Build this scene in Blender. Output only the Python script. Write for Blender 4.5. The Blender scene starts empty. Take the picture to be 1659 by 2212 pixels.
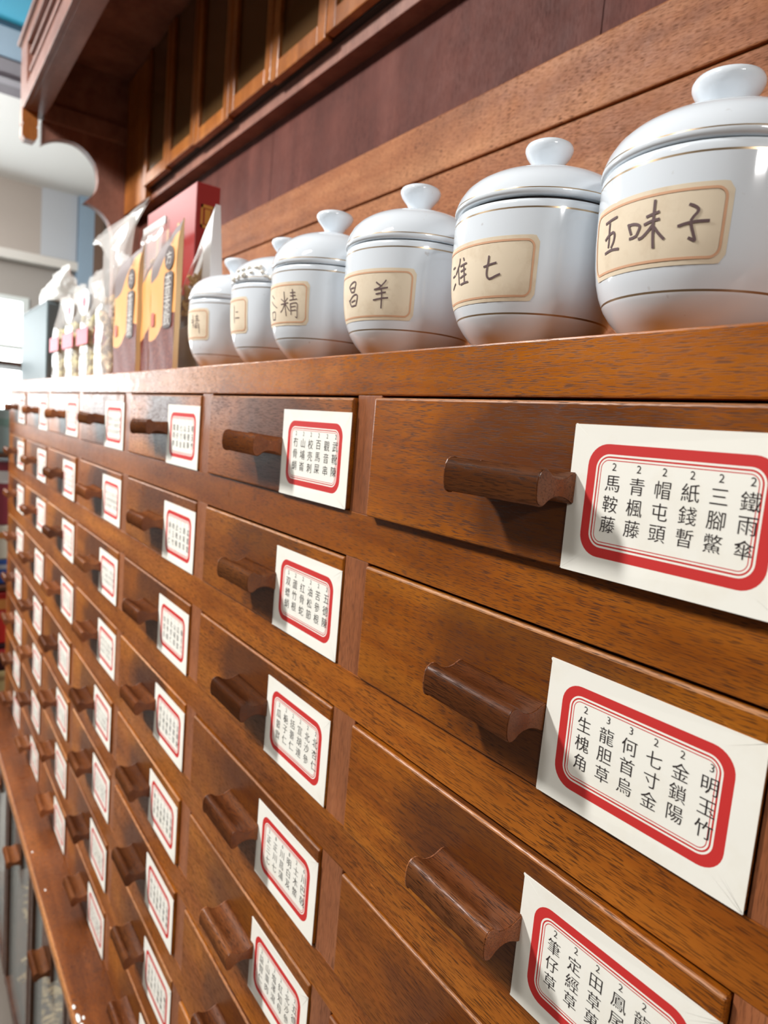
import bpy, bmesh, math, random
from mathutils import Vector, Matrix, noise as mnoise

random.seed(7)
SC = bpy.context.scene
C = SC.collection
U = 0.28            # one drawer pitch in metres
ZO = 1.42           # height of the top edge of the first drawer row
PI = math.pi


def W(x, y, z):
    return Vector((x * U, y * U, ZO + z * U))


# ------------------------------------------------------------------ camera
cd = bpy.data.cameras.new('camera')
cam = bpy.data.objects.new('camera', cd)
C.objects.link(cam)
R = ((0.58496184, 0.80660623, 0.08488838),
     (0.14550427, -0.00140038, -0.98935663),
     (-0.79790235, 0.59108749, -0.11818382))
m = Matrix.Identity(4)
loc = W(1.29013, -0.886429, -0.081372)
for i in range(3):
    m[i][0] = R[0][i]
    m[i][1] = -R[1][i]
    m[i][2] = -R[2][i]
    m[i][3] = loc[i]
cam.matrix_world = m
cd.sensor_fit = 'VERTICAL'
cd.sensor_height = 36.0
cd.sensor_width = 27.0
cd.lens = 1440.93 / 2212 * 36.0
cd.clip_start = 0.01
cd.clip_end = 100
cd.dof.use_dof = True
cd.dof.focus_distance = 0.34
cd.dof.aperture_fstop = 10.5
SC.camera = cam

# ------------------------------------------------------------------ light
SC.view_settings.view_transform = 'Standard'
SC.view_settings.look = 'None'
SC.view_settings.gamma = 1.0
SC.view_settings.use_curve_mapping = False
SC.view_settings.exposure = -0.88
try:
    SC.cycles.use_denoising = True
    SC.cycles.max_bounces = 8
    SC.cycles.transparent_max_bounces = 16
    SC.cycles.caustics_reflective = False
    SC.cycles.caustics_refractive = False
    SC.cycles.sample_clamp_indirect = 4.0
except Exception:
    pass
wd = bpy.data.worlds.new('world')
SC.world = wd
wd.use_nodes = True
wd.node_tree.nodes['Background'].inputs[0].default_value = (0.9, 0.93, 1, 1)
wd.node_tree.nodes['Background'].inputs[1].default_value = 0.3

CEIL = 5.0


def lamp(x, y, z, sx, sy, power, col=(1, 0.985, 0.965), rotz=0, aim=None):
    """fluorescent panel or added fill light, facing down or towards a point"""
    l = bpy.data.lights.new('panel_or_fill_lamp', 'AREA')
    l.shape = 'RECTANGLE'
    l.size = sx
    l.size_y = sy
    l.energy = power
    l.color = col
    o = bpy.data.objects.new('panel_or_fill_lamp', l)
    C.objects.link(o)
    o.location = W(x, y, z)
    if aim is None:
        o.rotation_euler = (0, 0, rotz)
    else:
        o.rotation_euler = (W(*aim) - W(x, y, z)).to_track_quat('-Z', 'Y').to_euler()
    return o


lamp(-4.8, -4.8, CEIL - 0.12, 0.6, 0.16, 235, rotz=0.9)
lamp(-0.4, -5.2, CEIL - 0.12, 0.6, 0.16, 30, rotz=0.9)
lamp(10.5, -3.6, 4.2, 0.5, 0.14, 65, aim=(-6, 0.4, 1.6))  # unseen fill light, added to brighten the far end panel
lamp(-12.8, -2.5, 4.3, 1.2, 0.16, 60)  # unseen fill light, added to lift the far part of the room
lamp(-12.0, -3.0, 3.6, 1.2, 0.3, 45, aim=(-14.5, 1.5, 5.0))  # unseen uplight, added to whiten the far ceiling
WINDOW_STRENGTH = 18.0


# ------------------------------------------------------------------ helpers
def lin(r, g, b):
    def f(c):
        c /= 255.0
        return c / 12.92 if c <= 0.04045 else ((c + 0.055) / 1.055) ** 2.4
    return (f(r), f(g), f(b), 1.0)


class Nodes:
    def __init__(self, name):
        self.m = bpy.data.materials.new(name)
        self.m.use_nodes = True
        self.t = self.m.node_tree
        self.b = self.t.nodes['Principled BSDF']
        self.out = self.t.nodes['Material Output']

    def n(self, typ, **kw):
        nd = self.t.nodes.new(typ)
        for k, v in kw.items():
            if k.startswith('_'):
                setattr(nd, k[1:], v)
            else:
                key = int(k[1:]) if k[0] == 'i' and k[1:].isdigit() else k.replace('__', ' ')
                if hasattr(v, 'is_output'):
                    self.t.links.new(v, nd.inputs[key])
                else:
                    nd.inputs[key].default_value = v
        return nd

    def l(self, a, b):
        self.t.links.new(a, b)

    def math(self, op, a, b=0.0, c=None):
        nd = self.t.nodes.new('ShaderNodeMath')
        nd.operation = op
        for i, v in enumerate((a, b) if c is None else (a, b, c)):
            if hasattr(v, 'is_output'):
                self.l(v, nd.inputs[i])
            else:
                nd.inputs[i].default_value = v
        return nd.outputs[0]

    def ramp(self, fac, stops):
        nd = self.t.nodes.new('ShaderNodeValToRGB')
        self.l(fac, nd.inputs[0])
        e = nd.color_ramp.elements
        while len(e) < len(stops):
            e.new(0.5)
        for el, (p, c) in zip(e, stops):
            el.position = p
            el.color = c if len(c) == 4 else (*c, 1)
        return nd.outputs[0]

    def mix(self, fac, a, b, mode='MIX'):
        nd = self.t.nodes.new('ShaderNodeMix')
        nd.data_type = 'RGBA'
        nd.blend_type = mode
        for i, v in ((0, fac), (6, a), (7, b)):
            if hasattr(v, 'is_output'):
                self.l(v, nd.inputs[i])
            else:
                nd.inputs[i].default_value = v
        return nd.outputs[2]

    def coords(self, scale=(1, 1, 1), rand=True):
        tc = self.n('ShaderNodeTexCoord')
        v = tc.outputs['Object']
        if rand:
            oi = self.n('ShaderNodeObjectInfo')
            r = self.math('MULTIPLY', oi.outputs['Random'], 37.0)
            cv = self.n('ShaderNodeCombineXYZ', X=r, Y=r, Z=r)
            ad = self.n('ShaderNodeVectorMath', _operation='ADD')
            self.l(v, ad.inputs[0])
            self.l(cv.outputs[0], ad.inputs[1])
            v = ad.outputs[0]
        mp = self.n('ShaderNodeMapping', Scale=scale)
        self.l(v, mp.inputs[0])
        return mp.outputs[0]

    def noise(self, vec, scale, detail=4.0, rough=0.6):
        nd = self.n('ShaderNodeTexNoise', Scale=scale, Detail=detail, Roughness=rough)
        self.l(vec, nd.inputs['Vector'])
        return nd.outputs[0]


def flat(name, col, rough=0.5, metal=0.0, spec=0.5, coat=0.0, emit=None):
    N = Nodes(name)
    N.b.inputs['Base Color'].default_value = col
    N.b.inputs['Roughness'].default_value = rough
    N.b.inputs['Metallic'].default_value = metal
    N.b.inputs['Specular IOR Level'].default_value = spec
    N.b.inputs['Coat Weight'].default_value = coat
    if emit:
        N.b.inputs['Emission Color'].default_value = col
        N.b.inputs['Emission Strength'].default_value = emit
    return N.m


def wood(name, dark, mid, light, axis='X', rough=0.32, pore=0.65, vary=0.25, pull_dark=False, bump=0.13, spec=0.32):
    """streaked open-pored timber, grain along the given local axis"""
    N = Nodes(name)
    along = {'X': (0.09, 1, 1), 'Y': (1, 0.09, 1), 'Z': (1, 1, 0.09)}[axis]
    v = N.coords(along)
    broad = N.noise(v, 22.0, 5.0, 0.6)
    col = N.ramp(broad, [(0.28, dark), (0.5, mid), (0.72, light)])
    fibre = N.noise(v, 170.0, 3.0, 0.7)
    col = N.mix(N.math('MULTIPLY', N.ramp(fibre, [(0.35, (0, 0, 0)), (0.75, (1, 1, 1))]), 0.28), col, light)
    sp = {'X': (0.06, 1, 1), 'Y': (1, 0.06, 1), 'Z': (1, 1, 0.06)}[axis]
    v2 = N.coords(sp)
    pores = N.noise(v2, 2200.0, 1.0, 0.5)
    patch = N.noise(N.coords(), 14.0, 2.0, 0.5)
    pm = N.ramp(pores, [(0.53, (0, 0, 0)), (0.62, (1, 1, 1))])
    pf = N.math('MULTIPLY', pm, N.math('MULTIPLY_ADD', patch, 0.9, pore - 0.45))
    pf.node.use_clamp = True
    deep = tuple(c * 0.16 for c in dark[:3]) + (1,)
    col = N.mix(pf, col, deep)
    fl = N.ramp(N.noise(N.coords({'X': (.35, 1, 1), 'Y': (1, .35, 1), 'Z': (1, 1, .35)}[axis]), 210.0, 3.0, 0.6), [(0.70, (0, 0, 0)), (0.76, (1, 1, 1))])
    fm = N.math('MULTIPLY', fl, N.math('MULTIPLY', patch, 0.45))
    col = N.mix(fm, col, tuple(min(1, c * 1.9 + .03) for c in light[:3]) + (1,))
    blot = N.ramp(N.noise(N.coords(), 9.0, 4.0, 0.65), [(0.3, (0.62, 0.6, 0.6)), (0.6, (1, 1, 1))])
    col = N.mix(0.75, col, blot, 'MULTIPLY')
    oi = N.n('ShaderNodeObjectInfo')
    br = N.math('MULTIPLY_ADD', oi.outputs['Random'], 2 * vary, 1.0 - vary)
    hs = N.n('ShaderNodeHueSaturation', Color=col, Value=br)
    col = hs.outputs[0]
    if pull_dark:
        # darker uneven patch round the pull
        tc = N.n('ShaderNodeTexCoord')
        sx = N.n('ShaderNodeSeparateXYZ')
        N.l(tc.outputs['Object'], sx.inputs[0])
        dx = N.math('DIVIDE', N.math('SUBTRACT', sx.outputs[0], 0.54 * U), 0.34 * U)
        dz = N.math('DIVIDE', N.math('SUBTRACT', sx.outputs[2], -0.12 * U), 0.19 * U)
        d2 = N.math('ADD', N.math('MULTIPLY', dx, dx), N.math('MULTIPLY', dz, dz))
        wob = N.math('MULTIPLY_ADD', N.noise(N.coords(), 26.0, 4.0, 0.6), 1.3, -0.65)
        g = N.ramp(N.math('ADD', d2, wob), [(0.35, (1, 1, 1)), (1.3, (0, 0, 0))])
        amt = N.math('MULTIPLY', g, N.math('MULTIPLY_ADD', oi.outputs['Random'], 0.45, 0.48))
        col = N.mix(amt, col, lin(60, 31, 20))
    N.l(col, N.b.inputs['Base Color'])
    rr = N.math('MULTIPLY_ADD', N.noise(N.coords(), 40.0, 3.0, 0.6), 0.22, rough - 0.11)
    N.l(N.math('MULTIPLY_ADD', pf, 0.3, rr), N.b.inputs['Roughness'])
    bp = N.n('ShaderNodeBump', Strength=bump, Distance=0.0006)
    hgt = N.math('SUBTRACT', N.math('MULTIPLY', fibre, 0.35), pf)
    N.l(hgt, bp.inputs['Height'])
    N.l(bp.outputs[0], N.b.inputs['Normal'])
    N.b.inputs['Specular IOR Level'].default_value = spec
    return N.m


ORANGE = (lin(112, 52, 10), lin(162, 89, 17), lin(194, 120, 34))
RED = (lin(116, 64, 38), lin(150, 90, 56), lin(178, 116, 78))
PALE = (lin(122, 68, 40), lin(162, 100, 60), lin(192, 132, 88))
M = {}
M['drawer'] = wood('drawer_wood', lin(102, 46, 10), lin(150, 80, 16), lin(184, 112, 32), axis='X', pull_dark=True, vary=0.16)
M['rail'] = wood('rail_wood', lin(98, 44, 10), lin(144, 76, 17), lin(180, 108, 34), axis='X', vary=0.06)
M['shelf'] = wood('shelf_wood', *ORANGE, axis='X', vary=0.02, rough=0.28)
M['stile'] = wood('stile_wood', *RED, axis='Z', vary=0.12, pore=0.45)
M['pull'] = wood('pull_wood', lin(92, 48, 26), lin(124, 70, 38), lin(156, 98, 58), axis='X', vary=0.35, rough=0.25)
M['ledge'] = wood('ledge_wood', lin(66, 32, 14), lin(108, 57, 24), lin(146, 84, 38), axis='X', vary=0.02, rough=0.3, spec=0.25)
M['edge'] = wood('edge_wood', lin(120, 72, 36), lin(160, 100, 54), lin(190, 130, 76), axis='X', vary=0.02)
M['splash'] = wood('splash_wood', *PALE, axis='X', vary=0.03, rough=0.5, spec=0.15)
M['panel'] = wood('panel_wood', lin(84, 44, 36), lin(97, 53, 44), lin(110, 64, 54), axis='Z', rough=0.6, pore=0.25, vary=0.02, spec=0.12)
M['hood'] = wood('hood_wood', lin(126, 88, 76), lin(150, 108, 94), lin(172, 130, 114), axis='X', rough=0.4, pore=0.25, vary=0.03)
M['hoodz'] = wood('hood_side_wood', lin(124, 80, 66), lin(146, 98, 82), lin(166, 118, 100), axis='Z', rough=0.5, pore=0.3, vary=0.03)
M['door'] = wood('door_wood', lin(122, 66, 26), lin(162, 94, 38), lin(194, 124, 60), axis='Z', rough=0.35, vary=0.06, pore=0.4)
M['worn'] = wood('worn_edge_wood', lin(110, 60, 30), lin(164, 106, 62), lin(206, 152, 106), axis='X', vary=0.1, rough=0.4)
M['dark'] = flat('dark_interior', lin(38, 24, 18), 0.8)
M['post'] = wood('dark_post_wood', lin(52, 30, 20), lin(76, 46, 30), lin(98, 62, 42), axis='Z', rough=0.3, vary=0.05)


def paper(name, base, stain, amount=0.35, scale=30.0):
    N = Nodes(name)
    s = N.noise(N.coords(), scale, 5.0, 0.65)
    f = N.math('MULTIPLY', N.ramp(s, [(0.5, (0, 0, 0)), (0.8, (1, 1, 1))]), amount)
    N.l(N.mix(f, base, stain), N.b.inputs['Base Color'])
    N.b.inputs['Roughness'].default_value = 0.6
    N.b.inputs['Specular IOR Level'].default_value = 0.25
    bp = N.n('ShaderNodeBump', Strength=0.06, Distance=0.001)
    N.l(N.noise(N.coords(), 60.0, 3.0, 0.5), bp.inputs['Height'])
    N.l(bp.outputs[0], N.b.inputs['Normal'])
    return N.m


M['paper'] = paper('label_paper', lin(238, 236, 226), lin(218, 208, 184))
M['redink'] = flat('red_ink', lin(196, 50, 48), 0.6, spec=0.25)
M['ink'] = flat('black_ink', lin(48, 42, 42), 0.7, spec=0.2)
M['oldpaper'] = paper('old_label_paper', lin(226, 210, 184), lin(196, 172, 140), 0.7, 55.0)
M['orangeink'] = flat('faded_orange_ink', lin(214, 166, 132), 0.65, spec=0.2)
M['pen'] = flat('pen_ink', lin(104, 84, 84), 0.6, spec=0.2)


def porcelain():
    N = Nodes('white_porcelain')
    sp = N.ramp(N.noise(N.coords(), 160.0, 2.0, 0.5), [(0.72, (0, 0, 0)), (0.78, (1, 1, 1))])
    N.l(N.mix(N.math('MULTIPLY', sp, 0.35), lin(228, 235, 241), lin(150, 130, 110)), N.b.inputs['Base Color'])
    N.b.inputs['Roughness'].default_value = 0.08
    N.b.inputs['Specular IOR Level'].default_value = 0.55
    N.b.inputs['Coat Weight'].default_value = 0.3
    N.b.inputs['Coat Roughness'].default_value = 0.03
    return N.m


M['china'] = porcelain()
M['gold'] = flat('worn_gold_line', lin(168, 146, 118), 0.3, metal=0.75)
M['gap'] = flat('lid_gap', lin(52, 36, 30), 0.7)


def smoked_glass():
    N = Nodes('smoked_glass')
    N.b.inputs['Base Color'].default_value = lin(92, 66, 38)
    N.b.inputs['Roughness'].default_value = 0.2
    N.b.inputs['Specular IOR Level'].default_value = 0.6
    return N.m


M['smoke'] = smoked_glass()


def clear_film(name, tint, dens, rough=0.12):
    N = Nodes(name)
    N.b.inputs['Base Color'].default_value = tint
    N.b.inputs['Roughness'].default_value = rough
    N.b.inputs['Specular IOR Level'].default_value = 0.8
    tr = N.n('ShaderNodeBsdfTransparent')
    tr.inputs[0].default_value = (0.97, 0.97, 0.96, 1)
    mx = N.n('ShaderNodeMixShader')
    fr = N.n('ShaderNodeLayerWeight', Blend=0.35)
    f = N.math('MULTIPLY_ADD', fr.outputs['Facing'], 0.35, dens)
    f.node.use_clamp = True
    N.l(f, mx.inputs[0])
    N.l(tr.outputs[0], mx.inputs[1])
    N.l(N.b.outputs[0], mx.inputs[2])
    N.l(mx.outputs[0], N.out.inputs[0])
    return N.m


M['film'] = clear_film('clear_plastic', lin(242, 240, 236), 0.14, 0.1)
M['frost'] = clear_film('cloudy_plastic', lin(236, 238, 234), 0.5, 0.3)
M['glass'] = clear_film('clear_glass', lin(180, 185, 180), 0.05, 0.03)


class MB:
    """collects faces in pitch units, then links them as ONE mesh object"""

    def __init__(self):
        self.v, self.f, self.mi, self.sm = [], [], [], []

    def add(self, vs, fs, mi=0, smooth=False):
        o = len(self.v)
        self.v += [tuple(p) for p in vs]
        for f in fs:
            self.f.append([i + o for i in f])
            self.mi.append(mi)
            self.sm.append(smooth)
        return o

    def box(self, x0, x1, y0, y1, z0, z1, bev=0.0, mi=0, seg=2):
        if bev <= 0:
            vs = [(x, y, z) for x in (x0, x1) for y in (y0, y1) for z in (z0, z1)]
            self.add(vs, [(0, 1, 3, 2), (4, 6, 7, 5), (0, 4, 5, 1), (2, 3, 7, 6), (0, 2, 6, 4), (1, 5, 7, 3)], mi)
            return
        bm = bmesh.new()
        bmesh.ops.create_cube(bm, size=1.0)
        for v in bm.verts:
            v.co = Vector(((x0 + x1) / 2 + v.co.x * (x1 - x0), (y0 + y1) / 2 + v.co.y * (y1 - y0),
                           (z0 + z1) / 2 + v.co.z * (z1 - z0)))
        bmesh.ops.bevel(bm, geom=bm.edges[:], offset=bev, segments=seg, profile=0.5, affect='EDGES')
        bm.verts.index_update()
        self.add([v.co[:] for v in bm.verts], [[v.index for v in f.verts] for f in bm.faces], mi)
        bm.free()

    def lathe(self, cx, cy, prof, n=64, smooth=True):
        """prof: (r, z) or (r, z, material of the band that starts here)"""
        rings = []
        for p in prof:
            r, z = p[0], p[1]
            rings.append(self.add([(cx + r * math.sin(2 * PI * k / n), cy - r * math.cos(2 * PI * k / n), z)
                                   for k in range(n)], []))
        for i in range(len(prof) - 1):
            mi = prof[i][2] if len(prof[i]) > 2 else 0
            a, b = rings[i], rings[i + 1]
            for k in range(n):
                k2 = (k + 1) % n
                self.f.append([a + k, a + k2, b + k2, b + k])
                self.mi.append(mi)
                self.sm.append(smooth)

    def extrude(self, prof, axis, a0, a1, mi=0, smooth=True):
        """closed profile (u, v) swept along an axis; x: (y,z), y: (x,z), z: (x,y)"""
        def pt(u, v, a):
            return {'x': (a, u, v), 'y': (u, a, v), 'z': (u, v, a)}[axis]
        n = len(prof)
        self.add([pt(u, v, a) for a in (a0, a1) for u, v in prof],
                 [(k, (k + 1) % n, n + (k + 1) % n, n + k) for k in range(n)], mi, smooth)
        self.add([pt(u, v, a0) for u, v in prof], [list(range(n))[::-1]], mi)
        self.add([pt(u, v, a1) for u, v in prof], [list(range(n))], mi)

    def build(self, name, mats, parent=None, origin=(0, 0, 0), fix=True):
        me = bpy.data.meshes.new(name)
        ox, oy, oz = origin
        me.from_pydata([((x - ox) * U, (y - oy) * U, (z - oz) * U) for x, y, z in self.v], [], self.f)
        for p, mi, s in zip(me.polygons, self.mi, self.sm):
            p.material_index = mi
            p.use_smooth = s
        for mt in (mats if isinstance(mats, (list, tuple)) else [mats]):
            me.materials.append(mt)
        if fix:
            bm = bmesh.new()
            bm.from_mesh(me)
            bmesh.ops.recalc_face_normals(bm, faces=bm.faces[:])
            bm.to_mesh(me)
            bm.free()
        return link(name, me, parent, origin)


ORG = {}


def link(name, data, parent=None, origin=(0, 0, 0)):
    o = bpy.data.objects.new(name, data)
    C.objects.link(o)
    ORG[o.name] = origin
    if parent is not None:
        o.parent = parent
        po = ORG[parent.name]
        o.location = [(a - b) * U for a, b in zip(origin, po)]
    else:
        o.location = W(*origin)
    return o


def tag(o, label, cat, group=None, kind=None):
    o['label'] = label
    o['category'] = cat
    if group:
        o['group'] = group
    if kind:
        o['kind'] = kind
    return o


def thing(name, label, cat, origin, group=None):
    return tag(link(name, None, None, origin), label, cat, group)


def struct(name, mb, mat):
    o = mb.build(name, mat)
    o['kind'] = 'structure'
    return o


# glyph outlines from the built-in font, one small mesh per character
GLYPH = {}


def load_glyphs(chars):
    tmp = []
    for ch in sorted(set(chars)):
        cu = bpy.data.curves.new('glyph', 'FONT')
        cu.body = ch
        cu.size = 1.0
        cu.resolution_u = 2
        cu.fill_mode = 'FRONT'
        cu.offset = -0.006
        o = bpy.data.objects.new('glyph', cu)
        C.objects.link(o)
        tmp.append((ch, o))
    bpy.context.view_layer.update()
    dg = bpy.context.evaluated_depsgraph_get()
    for ch, o in tmp:
        me = o.evaluated_get(dg).to_mesh()
        vs = [v.co[:2] for v in me.vertices]
        fs = [list(p.vertices) for p in me.polygons]
        if vs:
            cx = (min(v[0] for v in vs) + max(v[0] for v in vs)) / 2
            cy = (min(v[1] for v in vs) + max(v[1] for v in vs)) / 2
            vs = [(a - cx, b - cy) for a, b in vs]
        GLYPH[ch] = (vs, fs)
        o.to_mesh_clear()
    for ch, o in tmp:
        cu = o.data
        bpy.data.objects.remove(o)
        bpy.data.curves.remove(cu)


NAMES = {
    (0, 1): '2馬鞍藤 2青楓藤 2帽屯頭 2紙錢暫 2三腳鱉 2鐵雨傘',
    (0, 2): '2生槐角 3龍胆草 3何首烏 2七寸金 2金鎖陽 3明玉竹',
    (0, 3): '2筆仔草 2定經草 2田草菓 2鳳尾草 2龍胆草 2明玉竹',
    (-1, 1): '2冇骨蛸 2山埔崙 2校壳刺 2百馬屎 2觀音串 2武靴陳',
    (-1, 2): '5双螵蛸 2蘆竹根 2红骨蛇 2油松節 2苦參根 2五德陳',
    (-1, 3): '2瓜蔞實 2梔子仁 2括蔞仁 2宣胡連 2北沙參 2北杏仁',
    (-1, 4): '2正三七 8正川七 6川菖蒲 8明白芨 2士木鱉 6川巴戟',
    (-1, 5): '2益智仁 2山棗肉 2塩澤瀉 2紅知母 2北沙參 2五德陳',
}
POOL = ' '.join(NAMES.values()).split()
TEA = '本草茶飲方漢'
load_glyphs(''.join(''.join(v) for v in NAMES.values()).replace(' ', '') + TEA)


# ================================================================== ROOM
def room():
    white = flat('ceiling_white', lin(222, 222, 220), 0.8)
    grey = flat('wall_grey', lin(158, 152, 146), 0.8)
    cream = flat('wall_cream', lin(150, 142, 130), 0.8)
    tile = flat('floor_tile', lin(96, 86, 76), 0.4)
    mb = MB(); mb.box(-19, 16, -16, 4, -5.2, -5.07); struct('floor', mb, tile)
    mb = MB(); mb.box(-7, 16, -16, 4, CEIL, CEIL + 0.2); mb.box(-19, -12.3, -16, 4, CEIL, CEIL + 0.2)
    struct('ceiling', mb, white)
    mb = MB(); mb.box(-10.0, -7, -16, 4, CEIL + 0.05, CEIL + 0.25)
    struct('ceiling_blue', mb, flat('ceiling_blue_paint', lin(60, 176, 214), 0.7))
    mb = MB(); mb.box(-10.95, -10.0, -16, 4, CEIL - 0.02, CEIL + 0.2)
    struct('trim_1', mb, flat('beam_blue_grey', lin(120, 146, 168), 0.6))
    mb = MB(); mb.box(-12.3, -10.95, -16, 4, CEIL - 0.04, CEIL + 0.2)
    struct('trim_2', mb, flat('beam_dark', lin(96, 88, 96), 0.6))
    mb = MB(); mb.box(-11.75, -11.5, -16, 4, CEIL - 0.09, CEIL - 0.04)
    struct('trim_3', mb, flat('beam_strip', lin(120, 114, 122), 0.5))
    mb = MB(); mb.box(-6.3, 16, 1.30, 1.45, -5.07, CEIL); mb.box(-19, -6.3, 3.9, 4.1, -5.07, CEIL)
    mb.box(-6.4, -6.25, 1.3, 4, -5.07, CEIL)
    struct('wall_back', mb, cream)
    mb = MB(); mb.box(16, 16.2, -16, 4, -5.07, CEIL); struct('wall_right', mb, cream)
    mb = MB(); mb.box(-19, 16, -16.2, -16, -5.07, CEIL); struct('wall_front', mb, flat('wall_front_brown', lin(98, 82, 70), 0.8))
    # far wall with the shop window
    mb = MB()
    mb.box(-17.9, -17.6, 1.75, 4, -5.07, CEIL)
    mb.box(-17.9, -17.6, -16, 1.75, 2.42, CEIL)
    mb.box(-17.9, -17.6, -16, 1.75, -5.07, -0.6)
    mb.box(-17.9, -17.6, -16, -5.5, -0.6, 2.42)
    struct('wall_left', mb, grey)
    mb = MB(); mb.box(-17.62, -17.3, -14, 2.74, 3.42, CEIL); struct('trim_4', mb, flat('bulkhead_beige', lin(172, 162, 154), 0.8))
    mb = MB(); mb.box(-17.6, -17.15, -14, 2.9, 3.22, 3.42); struct('trim_5', mb, flat('bulkhead_moulding', lin(208, 204, 198), 0.6))
    mb = MB(); mb.box(-17.3, -17.26, 1.95, 2.74, 3.45, CEIL); struct('trim_6', mb, flat('bulkhead_pale', lin(182, 186, 192), 0.7))
    mb = MB(); mb.box(-17.6, -17.1, 2.76, 3.1, -5.07, CEIL); struct('trim_7', mb, flat('pillar_blue_grey', lin(142, 164, 184), 0.6))
    mb = MB(); mb.box(-17.6, -17.1, 3.1, 3.32, -5.07, CEIL); struct('trim_8', mb, flat('pillar_brown', lin(112, 88, 74), 0.6))
    # shop window: frame, and frosted panes lit by the daylight outside
    pane = flat('daylit_pane', (0.92, 0.98, 1.0, 1), 0.4, emit=WINDOW_STRENGTH)
    fr = flat('window_frame_white', lin(210, 216, 214), 0.4)
    mb = MB()
    for y in (-5.5, -1.95, 1.62):
        mb.box(-17.85, -17.55, y, y + 0.14, -0.6, 2.42)
    for z in (-0.6, 1.15, 2.3):
        mb.box(-17.85, -17.56, -5.5, 1.75, z, z + 0.12)
    o = struct('window_1', mb, fr)
    mb = MB(); mb.box(-17.82, -17.78, -5.5, 1.75, -0.6, 2.42)
    p = mb.build('pane', pane, o)


room()


# ================================================================== DRAWER CABINET
S, H, RH = 0.0953, 0.2760, 0.1092
PITCH = H + RH
COLS = range(-6, 2)
ROWS = range(1, 9)
X0, X1 = -6.055, 2.055

cab = thing('medicine_cabinet', 'large brown wooden apothecary cabinet with rows of small labelled drawers', 'cabinet', (-2, 0.5, -5.07))

mb = MB()
mb.box(X0, X1, 0.085, 0.10, -3.05, 0.0)                       # dark back of the drawer openings
mb.box(X0, X0 + 0.03, 0.09, 1.12, -5.07, 0.0)
mb.box(X1 - 0.03, X1, 0.09, 1.12, -5.07, 0.0)
mb.box(X0, X1, 1.09, 1.12, -5.07, 0.0)
mb.box(X0, X1, 0.1, 1.1, -5.07, -5.0)
mb.build('carcass', M['dark'], cab, (-2, 0.5, -1))

mb = MB()
mb.box(X0, X1, 0.0, 1.12, 0.0, 0.0985, 0.004)
mb.build('top_board', M['shelf'], cab, (-2, 0, 0))
for n in ROWS:
    zt = -(n - 1) * PITCH - H
    mb = MB()
    mb.box(X0, X1, 0.0, 0.09, zt - RH, zt, 0.0015)
    mb.build('rail', M['rail'], cab, (-2 - n * 0.37, 0, zt))
for n in ROWS:
    zt = -(n - 1) * PITCH
    for k in range(-6, 3):
        mb = MB()
        mb.box(max(k - S / 2, X0), min(k + S / 2, X1), 0.001, 0.088, zt - H, zt, 0.0012)
        mb.build('stile', M['stile'], cab, (k, 0, zt))

# one drawer front, one pull, shared by all drawers
dm = MB()
dm.box(S / 2 + 0.003, 1 - S / 2 - 0.003, 0.0, 0.08, -H + 0.002, -0.0062, 0.0055, 0, 3)
proto_front = dm.build('drawer', M['drawer'], None, (0, 0, 0))
front_mesh = proto_front.data
front_mesh.materials.append(M['worn'])
for p_ in front_mesh.polygons:
    nn = p_.normal
    if nn.z > .25 and nn.z < .97 and nn.y < 0 and abs(nn.x) < .3:
        p_.material_index = 1
bpy.data.objects.remove(proto_front)
PULL = [(0.001, .0245), (-.006, .0245), (-.013, .0215), (-.022, .0170), (-.033, .0145), (-.045, .0150), (-.055, .0180),
        (-.063, .0235), (-.068, .0272), (-.073, .0286), (-.080, .0275), (-.086, .0235), (-.0895, .0165), (-.0912, .007),
        (-.0915, -.003), (-.0905, -.014), (-.0885, -.022), (-.085, -.0275), (-.079, -.0305), (-.073, -.0305), (-.067, -.0275),
        (-.060, -.0215), (-.050, -.0170), (-.038, -.0155), (-.026, -.0170), (-.015, -.0210), (-.007, -.0255), (0.001, -.0265)]
pm = MB()
pm.extrude(PULL, 'x', -0.105, 0.105)
pp = pm.build('handle', M['pull'], None, (0, 0, 0))
pbm = bmesh.new(); pbm.from_mesh(pp.data)
bmesh.ops.remove_doubles(pbm, verts=pbm.verts[:], dist=1e-6)
ends = [e for e in pbm.edges if len(e.link_faces) == 2 and e.calc_face_angle(0) > 1.2]
bmesh.ops.bevel(pbm, geom=ends, offset=0.0022 * U, segments=2, affect='EDGES')
pbm.to_mesh(pp.data); pbm.free()
pull_mesh = pp.data
bpy.data.objects.remove(pp)


def rrect(x0, x1, z0, z1, r, n=8):
    pts = []
    for cx, cz, a0 in ((x1 - r, z1 - r, 0), (x0 + r, z1 - r, 90), (x0 + r, z0 + r, 180), (x1 - r, z0 + r, 270)):
        for k in range(n + 1):
            a = math.radians(a0 + 90 * k / n)
            pts.append((cx + r * math.cos(a), cz + r * math.sin(a)))
    return pts


LW, LH = 0.344, 0.2315


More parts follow.
